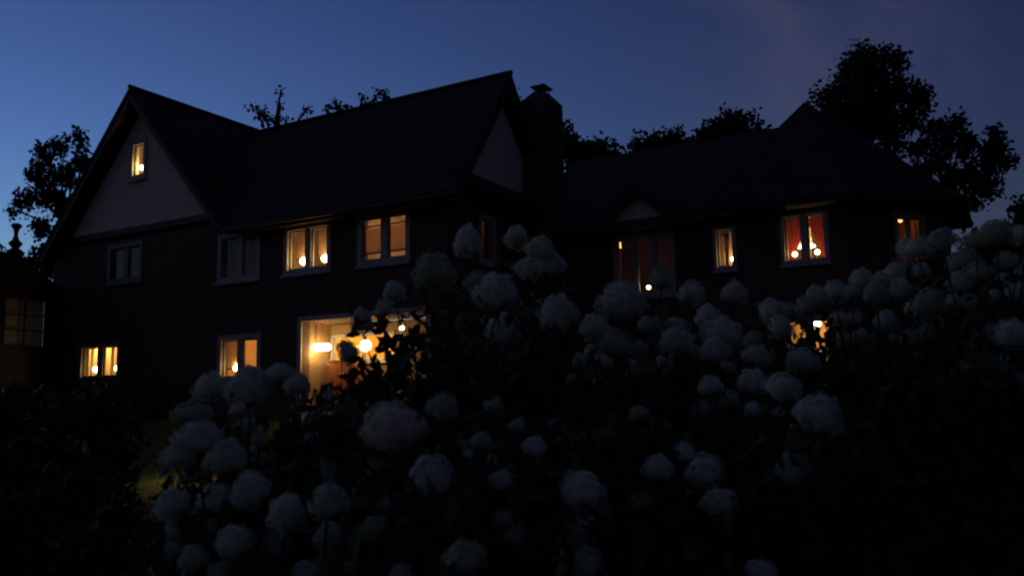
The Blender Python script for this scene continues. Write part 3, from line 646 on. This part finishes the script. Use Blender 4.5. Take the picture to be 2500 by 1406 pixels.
tree('thin twiggy treetop above the valley of the main roofs', [(620, 262, 8), (632, 285, 9), (687, 228, 6), (680, 262, 9), (660, 295, 12), (750, 268, 10), (700, 295, 10), (645, 272, 6)], 44, 670, 130, .26, .7, twig=True)
tree('small treetop above the middle of the main ridge', [(815, 258, 8), (838, 262, 5), (798, 268, 5), (884, 240, 6), (895, 250, 6), (924, 226, 6), (941, 228, 7), (912, 248, 5), (940, 248, 10), (820, 290, 18), (890, 275, 15)], 44, 880, 480, .26, .7)
tree('thin treetop between the right gable and the chimney', [(1262, 255, 10), (1268, 285, 16), (1260, 310, 20)], 44, 1265, 500, .32)
tree('dark tree at the right edge of the view', [(2495, 505, 14), (2500, 540, 26), (2530, 520, 50), (2560, 590, 70), (2470, 600, 40), (2400, 600, 40)], 34, 2530, 3000, .32)
tree('dark low trees behind the sunroom roof', [(5, 640, 22), (75, 650, 26), (-40, 620, 40), (112, 640, 34), (140, 650, 40)], 48, 30, 2500, .36)

# ------------------------------------------------------------------ foundation bushes and the dark bush on the left
def bush(label, lobes, n, leaf, group):
    c0 = sum((Vector(l[0]) for l in lobes), Vector())/len(lobes); base = Vector((c0.x, c0.y, gzf(c0.x, c0.y)-.05))
    t = empty('bush', base, label, 'bush', group); st = MB(); P = []
    tot = sum(l[1]**2 for l in lobes)
    for c, r in lobes:
        c = np.array(c); k = int(n*r*r/tot); d = unit(RNG.normal(size=(k, 3))); P.append(c+d*(r*(.45+.55*RNG.random((k, 1))**.5))*np.array([1, 1, .9])+RNG.normal(size=(k, 3))*.05)
        for j in range(5):
            e = Vector(c)+Vector(RNG.normal(size=3))*r*.4; st.tube([base+Vector((random.uniform(-.1, .1), random.uniform(-.1, .1), 0)), base.lerp(e, .5)+Vector((0, 0, .1)), e], [.025, .018, .006], 5)
    st.build('stem', 'bark', t); P = np.concatenate(P); P = P[P[:, 2] > gz(P[:, 0], P[:, 1])+.02]
    f = leaves('foliage', P, leaf, 'leaf_bush', t); f['kind'] = 'stuff'
G = 'bushes planted along the house'
for i, (x0, h, lab) in enumerate(((-27.6, .75, 'low dark bush under the bright lower left window'), (-24.6, .95, 'dark bush against the wall right of the lower left window'), (-22.6, 1.15, 'taller dark bush against the wall left of the amber window'))):
    bush(lab, [((x0+dx, 17.0+dy, 1.1+h*k), .62*h+.1) for dx, dy, k in ((-.6, 0, .4), (.5, -.1, .45), (0, -.2, .65), (0, .1, .35))], 3200, .10, G)
N_ = 'bushes in the left foreground'
def px_lobes(L): return [(tuple(at(x, y, d)), r*d/F) for x, y, r, d in L]
bush('dark hedge right of the angled corner wall', px_lobes([(x, 690+12*(i % 2), 75, 14) for i, x in enumerate(range(2300, 2620, 60))]+[(x, 790, 80, 14) for x in range(2300, 2620, 70)]), 8000, .14, 'hedges')
bush('black leafy bush filling the lower left corner', px_lobes([(60, 1200, 150, 5.2), (190, 1290, 140, 4.9), (60, 1360, 150, 4.6), (230, 1390, 120, 4.4), (-60, 1100, 140, 5.4)]), 9000, .09, N_)
bush('dark bush farther back on the left lawn', px_lobes([(150, 1090, 110, 9), (250, 1130, 80, 9), (40, 1060, 120, 9.3), (200, 1030, 80, 9.4), (270, 1050, 70, 9.5)]), 7000, .11, N_)

# ------------------------------------------------------------------ garden lamps
def path_lamp(px, py, depth, label, watts):
    p = at(px, py, depth); g = gzf(p.x, p.y); t = empty('path_lamp', (p.x, p.y, g), label, 'path lamp', 'small lamps standing in the garden')
    h = max(.25, p.z-g); b = MB(); b.tube([(p.x, p.y, g-.05), (p.x, p.y, g+h-.05)], .012, 6); b.build('stake', 'iron', t)
    b = MB(); b.lathe((p.x, p.y, g+h-.05), [(.03, 0), (.035, .05), (.03, .09)], 10); b.build('lens', 'bulb', t, True)
    b = MB(); b.lathe((p.x, p.y, g+h+.041), [(.085, 0), (.06, .02), (.01, .05)], 12); b.build('cap', 'iron', t)
    point_light('lamp_light', (p.x+.05, p.y-.05, g+h+.0), watts, WARM, t, .04)
path_lamp(1045, 1087, 8.5, 'tiny garden lamp glinting between the lowest centre leaves', .6)
path_lamp(440, 1075, 12.8, 'assumed small garden lamp hidden behind the low left hydrangea to light the lawn', 15)  # assumed lamp, out of sight; added so the lawn patch is lit

# ------------------------------------------------------------------ hydrangeas
def bloom_mesh(name, m, seed, n=210, cone=.35):
    r = np.random.default_rng(seed); d = unit(r.normal(size=(n, 3))); d = d[d[:, 2] > -.75]
    lump = 1+.10*np.sin(d[:, :1]*2.3+d[:, 1:2]*2+seed*1.7)+.13*np.sin(d[:, :1]*5+seed)*np.cos(d[:, 2:]*4)+.09*np.sin(d[:, 1:2]*8+seed*2)+.05*r.normal(size=(len(d), 1))
    p = d*lump; p[:, :2] *= (1-cone*np.clip(p[:, 2:3], -.4, 1)*.8); p *= .5
    n_ = len(p); t = unit(np.cross(d, r.normal(size=(n_, 3)))); bt = np.cross(d, t); V = []; s = .062*(.8+.5*r.random((n_, 1)))
    quads = []
    for k in range(4):
        a = t*math.cos(k*math.pi/2)+bt*math.sin(k*math.pi/2); b = t*math.cos((k+1)*math.pi/2)+bt*math.sin((k+1)*math.pi/2)
        tip = r.uniform(-.25, .35, (n_, 1))
        V += [p, p+(a*.95+b*.25)*s+d*s*.15, p+(a+b)*.85*s+d*s*tip, p+(b*.95+a*.25)*s+d*s*.15]
    V = np.stack(V, 1).reshape(-1, 3)
    core = bmesh.new(); bmesh.ops.create_icosphere(core, subdivisions=2, radius=.43)
    cv = []
    for v in core.verts:
        q = v.co.copy(); q.x *= 1-cone*max(-.4, q.z*2)*.8; q.y *= 1-cone*max(-.4, q.z*2)*.8; cv.append(tuple(q))
    cf = [tuple(v.index for v in f.verts) for f in core.faces]; core.free()
    o = len(V); fs = [tuple(range(16*i+4*k, 16*i+4*k+4)) for i in range(n_) for k in range(4)]+[tuple(o+i for i in f) for f in cf]
    me = bpy.data.meshes.new(name); me.from_pydata(V.tolist()+cv, [], fs); me.materials.append(MATS[m]); return me
BM = {k: [bloom_mesh('bloom', 'floret_'+k, i*7+j, 420, c) for j, c in enumerate((.2, .35, .5, .3))] for i, k in enumerate(('white', 'green', 'cream'))}
ALLB = []; PENDING = []; ALLT = []
def hydrangea(label, depth, blooms, shoots=(), base_px=None, nleaf=3500, dj=.35, seed=1, keep=None, leafobjs=(), extra=()):
    """blooms: (px,py,w,h[,tint]); each head sits on its own stem that rises from the shrub's foot"""
    rs = random.Random(seed); tips = []; blooms = list(blooms)
    for (x0, x1, y0, y1, n) in extra:
        for k in range(n):
            for tr in range(40):
                x, y, w_ = rs.uniform(x0, x1), rs.uniform(y0, y1), rs.uniform(38, 62)
                if all(math.hypot(x-q[0], y-q[1]) > .55*(w_+q[2])*.75 for q in blooms): blooms.append((x, y, w_, w_*rs.uniform(.8, 1), rs.choice(('white', 'white', 'green')))); break
    for q in blooms:
        x, y, w_, h_ = q[:4]; d = depth*(1+rs.uniform(-dj, dj)*.35)*min(1.12, max(.85, (85/w_)**.35))*(1-.22*max(0, min(1, (y-1000)/400))); tips.append((at(x, y, d), w_*d/F, h_*d/F, q[4] if len(q) > 4 else 'white', d))
    sh = [at(x, y, depth+rs.uniform(-.3, .5)) for x, y in shoots]
    allp = [t[0] for t in tips]+sh; cx_ = sum((p.x for p in allp))/len(allp); cy_ = sum((p.y for p in allp))/len(allp)
    v = Vector((cx_, cy_, 0)).normalized(); cx_ += v.x*.15; cy_ += v.y*.15
    base = Vector((cx_, cy_, gzf(cx_, cy_)-.03)); t = empty('hydrangea', base, label, 'hydrangea', 'white hydrangeas in the foreground')
    L = []; AX = []
    for i, p in enumerate(allp):
        st = MB(); foot = base+Vector((rs.uniform(-.22, .22), rs.uniform(-.22, .22), 0)); h_ = tips[i][2] if i < len(tips) else .05
        top = p-Vector((0, 0, h_*.42)); top = Vector((top.x, top.y, max(top.z, base.z+.15))); out = Vector((top.x-foot.x, top.y-foot.y, 0))
        m1 = foot+Vector((out.x*.25, out.y*.25, (top.z-foot.z)*.45)); m2 = foot+Vector((out.x*.7, out.y*.7, (top.z-foot.z)*.82))
        path = [foot, m1, m2, top]; st.tube(path, [.010, .008, .006, .005], 5); st.build('stem', 'stem', t)
        for k in range(6):
            s = .35+.58*rs.random(); seg = s*3; j = min(2, int(seg)); q = path[j].lerp(path[j+1], seg-j)
            a = rs.random()*6.28
            for sg in (1, -1):
                dr = Vector((math.cos(a)*sg, math.sin(a)*sg, .15)); L.append(q+dr*.075); AX.append(dr*1.6)
        if i < len(tips):
            c, w_, hh, tint, d = tips[i]; me = rs.choice(BM[tint]); o = bpy.data.objects.new('bloom', me); COL.objects.link(o)
            tilt = out.normalized()*min(.5, out.length*.5) if out.length > 1e-3 else Vector()
            zax = (Vector((0, 0, 1))+tilt+Vector((rs.uniform(-.2, .2), rs.uniform(-.2, .2), 0))).normalized()
            R = zax.to_track_quat('Z', 'Y').to_matrix().to_4x4() @ Matrix.Rotation(rs.random()*6.28, 4, 'Z')
            mw = Matrix.Translation(c) @ R @ Matrix.Diagonal((w_*rs.uniform(.86, 1.0), w_*rs.uniform(.86, 1.0), hh*rs.uniform(.86, 1.02), 1)); o.parent = t
            o.matrix_parent_inverse = Matrix.Identity(4); o.matrix_basis = Matrix.Translation(-base) @ mw; ALLB.append((c, max(w_, hh)*.5, d))
    PENDING.append((t, base, allp, L, AX, nleaf, keep, leafobjs, depth, rs)); ALLT.extend((tp[0], max(tp[1], tp[2])*.5, tp[4]) for tp in tips); return t
def finish(t, base, allp, L, AX, nleaf, keep, leafobjs, depth, rs):
    # body foliage through the shrub
    pts = np.array([p[:] for p in allp]); k = RNG.integers(0, len(pts), nleaf); s = RNG.random((nleaf, 1))**.6
    foot = np.array(base[:]); B = foot+(pts[k]-foot)*np.concatenate([np.tile(s**1.15, 2), s*.93], 1)+RNG.normal(size=(nleaf, 3))*np.array([.11, .11, .08])
    A0 = np.concatenate([np.array([l[:] for l in L]), B]); AX0 = np.concatenate([np.array([a[:] for a in AX]), np.tile([0, 0, -.2], (nleaf, 1))])
    ok = A0[:, 2] > gz(A0[:, 0], A0[:, 1])+.03
    pp = np.array([proj(a) for a in A0])
    for (c, r, d) in ALLT:
        cx2, cy2, cz2 = proj(c); rr = r*F/cz2
        ok &= ~((np.hypot(pp[:, 0]-cx2, pp[:, 1]-cy2) < rr*1.0) & (pp[:, 2] < cz2+r) & (RNG.random(len(A0)) < .93))
        ok &= ~((np.hypot(A0[:, 0]-c.x, A0[:, 1]-c.y) < r*1.25) & (A0[:, 2] > c.z-r*.3) & (RNG.random(len(A0)) < .95))
    if keep is not None: ok &= keep(pp[:, 0], pp[:, 1])
    f = leaves('foliage', A0[ok], .098, 'leaf_hydrangea', t, axis=AX0[ok], droop=.35, ratio=.5, jit=.55); f['kind'] = 'stuff'
    for (x, y, a, ln) in leafobjs:
        p = at(x, y, depth+rs.uniform(-.2, .2)); dr = RT*math.cos(a)+UP*math.sin(a)+FW*rs.uniform(-.4, .4); dr.normalize()
        u = dr.cross(FW+UP*rs.uniform(-.6, .6)).normalized(); n = dr.cross(u); s = ln*depth/F
        b = MB(); b.v = [tuple(p-dr*s*.5), tuple(p+u*s*.2-dr*s*.1), tuple(p+dr*s*.5-n*s*.1), tuple(p+n*s*.03), tuple(p-u*s*.2-dr*s*.1), tuple(p+u*s*.16+dr*s*.22), tuple(p-u*s*.16+dr*s*.22)]
        b.f = [(0, 1, 3), (1, 5, 3), (5, 2, 3), (0, 3, 4), (4, 3, 6), (6, 3, 2)]; b.build('leaf', 'leaf_hydrangea', t)
    return t
def outside(*rects):
    def f(x, y):
        ok = np.ones(len(x), bool)
        for (x0, x1, y0, y1) in rects: ok &= ~((x > x0) & (x < x1) & (y > y0) & (y < y1))
        return ok
    return f
rs = random.Random(5)
PL = [(rs.uniform(860, 1035), rs.uniform(775, 965), rs.uniform(-1.2, 3.9), rs.uniform(26, 48)) for _ in range(95)]
PL = [q for q in PL if (q[0]-893)**2+(q[1]-843)**2 > 34**2 and (q[0]-981)**2+(q[1]-798)**2 > 26**2]
hydrangea('tallest hydrangea in the centre with its leaves against the porch light', 4.6,
    [(1140, 590, 66, 84), (1262, 578, 60, 60), (1322, 606, 72, 62), (1345, 642, 72, 58), (1060, 662, 104, 88, 'green'), (963, 712, 56, 54), (936, 755, 48, 50, 'cream'), (885, 782, 58, 64, 'cream'),
     (1215, 712, 112, 92), (1165, 690, 58, 60, 'green'), (1235, 808, 92, 82), (1360, 762, 92, 92), (1292, 655, 60, 62), (850, 860, 50, 66, 'cream')],
    [(900, 900), (960, 880), (1010, 850), (1020, 930), (1100, 860), (1080, 760), (1300, 850), (1180, 900), (1120, 800), (1290, 740), (1020, 780), (930, 940), (1350, 880), (1060, 900), (860, 925), (815, 935), (1000, 815), (1030, 860), (960, 920), (770, 945)],
    nleaf=4200, seed=2, keep=outside((735, 862, 770, 915), (862, 925, 810, 880), (940, 1030, 775, 825), (920, 945, 830, 900)), leafobjs=PL)
hydrangea('hydrangea in the middle with two high blooms before the wing wall', 4.7,
    [(1520, 733, 112, 88), (1450, 800, 80, 72), (1500, 836, 84, 70, 'green'), (1690, 716, 64, 58), (1793, 714, 62, 62, 'cream'), (1728, 773, 64, 58), (1768, 815, 98, 78), (1648, 828, 80, 66), (1650, 795, 66, 36, 'cream'),
     (1668, 850, 70, 56), (1745, 852, 80, 56), (1612, 682, 62, 60, 'green'), (1845, 868, 68, 58), (1840, 830, 50, 44, 'green')],
    [(1560, 860), (1600, 900), (1450, 900), (1520, 920), (1680, 900), (1780, 900), (1400, 860), (1850, 920)], nleaf=3600, seed=3, extra=[(1410, 1860, 790, 900, 9)],
    keep=outside((1500, 1600, 570, 712), (1735, 1800, 550, 660)))
hydrangea('hydrangea on the right crowded with blooms below the red draped window', 5.4,
    [(1882, 757, 66, 54), (1925, 765, 56, 56, 'green'), (1905, 800, 58, 58), (1955, 880, 78, 62), (1993, 722, 48, 56), (2040, 712, 66, 58), (2102, 682, 58, 56), (2085, 712, 50, 50, 'green'), (2185, 668, 56, 56), (2196, 706, 58, 52),
     (2140, 715, 66, 56, 'green'), (2150, 682, 46, 40), (2272, 738, 74, 62, 'green'), (2232, 757, 58, 60), (2090, 778, 46, 42), (2163, 786, 60, 58), (2108, 826, 58, 50), (1975, 745, 60, 50, 'green')],
    [(2050, 800), (2000, 880), (2200, 830), (2250, 830), (2150, 880), (2050, 880), (2300, 800), (2080, 930), (2230, 900), (1975, 825), (2005, 850), (1960, 850), (2020, 800), (1965, 790)], nleaf=5200, seed=4, extra=[(2040, 2290, 660, 850, 8)],
    keep=outside((1926, 1950, 780, 818), (1984, 2010, 778, 803), (1905, 2030, 500, 645)))
hydrangea('hydrangea at the far right edge reaching the sky gap', 5.2,
    [(2300, 582, 74, 56, 'green'), (2240, 606, 70, 50), (2352, 640, 80, 58, 'green'), (2390, 668, 74, 60, 'green'), (2340, 688, 66, 54), (2432, 568, 78, 64, 'green'), (2382, 586, 60, 50, 'green'), (2215, 605, 50, 44), (2460, 640, 60, 50, 'green'),
     (2490, 713, 66, 62), (2468, 815, 82, 72), (2492, 928, 66, 40), (2352, 905, 66, 46, 'green')],
    [(2400, 780), (2420, 880), (2330, 800), (2300, 880), (2450, 980), (2380, 980), (2300, 980), (2490, 620), (2500, 1080), (2250, 960), (2200, 1000)], nleaf=4600, seed=5, extra=[(2300, 2500, 570, 740, 8), (2330, 2500, 760, 950, 4)], keep=outside((2175, 2262, 515, 585), (2340, 2480, 500, 545)))
hydrangea('low hydrangea on the left with blooms beside the amber window and lawn', 3.7,
    [(612, 940, 98, 96), (515, 945, 92, 78), (470, 1006, 90, 62, 'green'), (682, 912, 78, 50), (728, 938, 66, 50), (482, 1066, 118, 88), (436, 1112, 78, 74), (552, 1115, 92, 84), (530, 1218, 98, 74), (612, 1192, 92, 84),
     (420, 1228, 96, 64), (442, 1288, 88, 74, 'green'), (576, 1318, 98, 80), (700, 1250, 98, 98), (800, 1222, 94, 88), (802, 1310, 76, 72), (670, 1332, 82, 96), (755, 1398, 92, 50), (545, 1392, 90, 40, 'green'), (470, 1360, 70, 60, 'green')],
    [(640, 1040), (700, 1060), (740, 1120), (680, 1140), (780, 1080), (560, 1020), (820, 1140), (620, 1400), (400, 1330), (840, 1020), (760, 1000), (850, 1380), (770, 935), (740, 960), (800, 950), (840, 940)], nleaf=5200, seed=6, extra=[(410, 640, 960, 1390, 10), (640, 860, 1180, 1390, 4)],
    keep=outside((735, 862, 770, 912), (535, 640, 810, 900), (330, 400, 1060, 1190)))
hydrangea('hydrangea at the bottom centre carrying the single largest bloom', 3.3,
    [(955, 1040, 150, 124, 'cream'), (1080, 992, 80, 74, 'green'), (1055, 1158, 114, 108), (915, 1290, 72, 66, 'green'), (1130, 1362, 96, 78, 'green'), (975, 1396, 78, 36), (1225, 1172, 74, 56), (1195, 1125, 44, 40), (1176, 1076, 60, 44, 'green'),
     (1262, 1035, 40, 44), (1306, 1090, 60, 54), (1250, 1305, 74, 82), (1230, 1266, 58, 44)],
    [(880, 1150), (930, 1200), (1000, 1280), (1120, 1250), (1150, 1000), (1220, 980), (1100, 1080), (860, 1230), (1050, 1330), (1180, 1330), (1320, 1200), (1300, 1000), (1330, 1380), (880, 1390), (900, 960)], nleaf=5200, seed=8, extra=[(1130, 1320, 980, 1200, 3)],
    keep=outside((735, 862, 770, 930), (862, 1042, 770, 960)))
hydrangea('hydrangea at the bottom right with scattered blooms in darkness', 3.8,
    [(2000, 1010, 124, 98), (1912, 946, 98, 70), (1838, 932, 84, 64), (1735, 940, 58, 52), (1716, 1002, 64, 56, 'green'), (1778, 978, 58, 50), (1930, 1143, 90, 86), (1720, 1148, 100, 86), (1605, 1140, 78, 66), (1755, 1224, 98, 72),
     (1768, 1275, 56, 74), (1570, 1225, 58, 56, 'green'), (1486, 1056, 70, 62, 'green'), (1420, 1192, 112, 78), (1412, 1296, 66, 70), (1425, 1374, 94, 88), (1860, 1392, 82, 40, 'green'), (1395, 925, 34, 26), (1560, 1010, 50, 40, 'green')],
    [(1600, 1020), (1650, 1060), (1850, 1060), (2050, 1150), (2120, 1050), (2150, 1180), (1880, 1280), (1980, 1260), (1660, 1320), (1560, 1340), (2060, 1320), (1400, 1060), (1500, 1130), (2200, 1280), (1820, 1340), (1760, 1390), (2100, 1390)], nleaf=7500, seed=9, extra=[(1700, 1900, 930, 1010, 2), (1500, 1800, 1100, 1300, 2)])
dk = [(2250, 1120), (2350, 1080), (2450, 1120), (2300, 1230), (2420, 1260), (2200, 1340), (2340, 1360), (2470, 1370), (2240, 1040), (2400, 1020), (2160, 1250), (2490, 1200)]
for q in PENDING: finish(*q)
bush('leafy bush with no blooms filling the lower right corner', px_lobes([(x, y, 95, 3.6+.0012*(1406-y)) for x, y in dk]), 9500, .11, 'bushes in the right foreground')
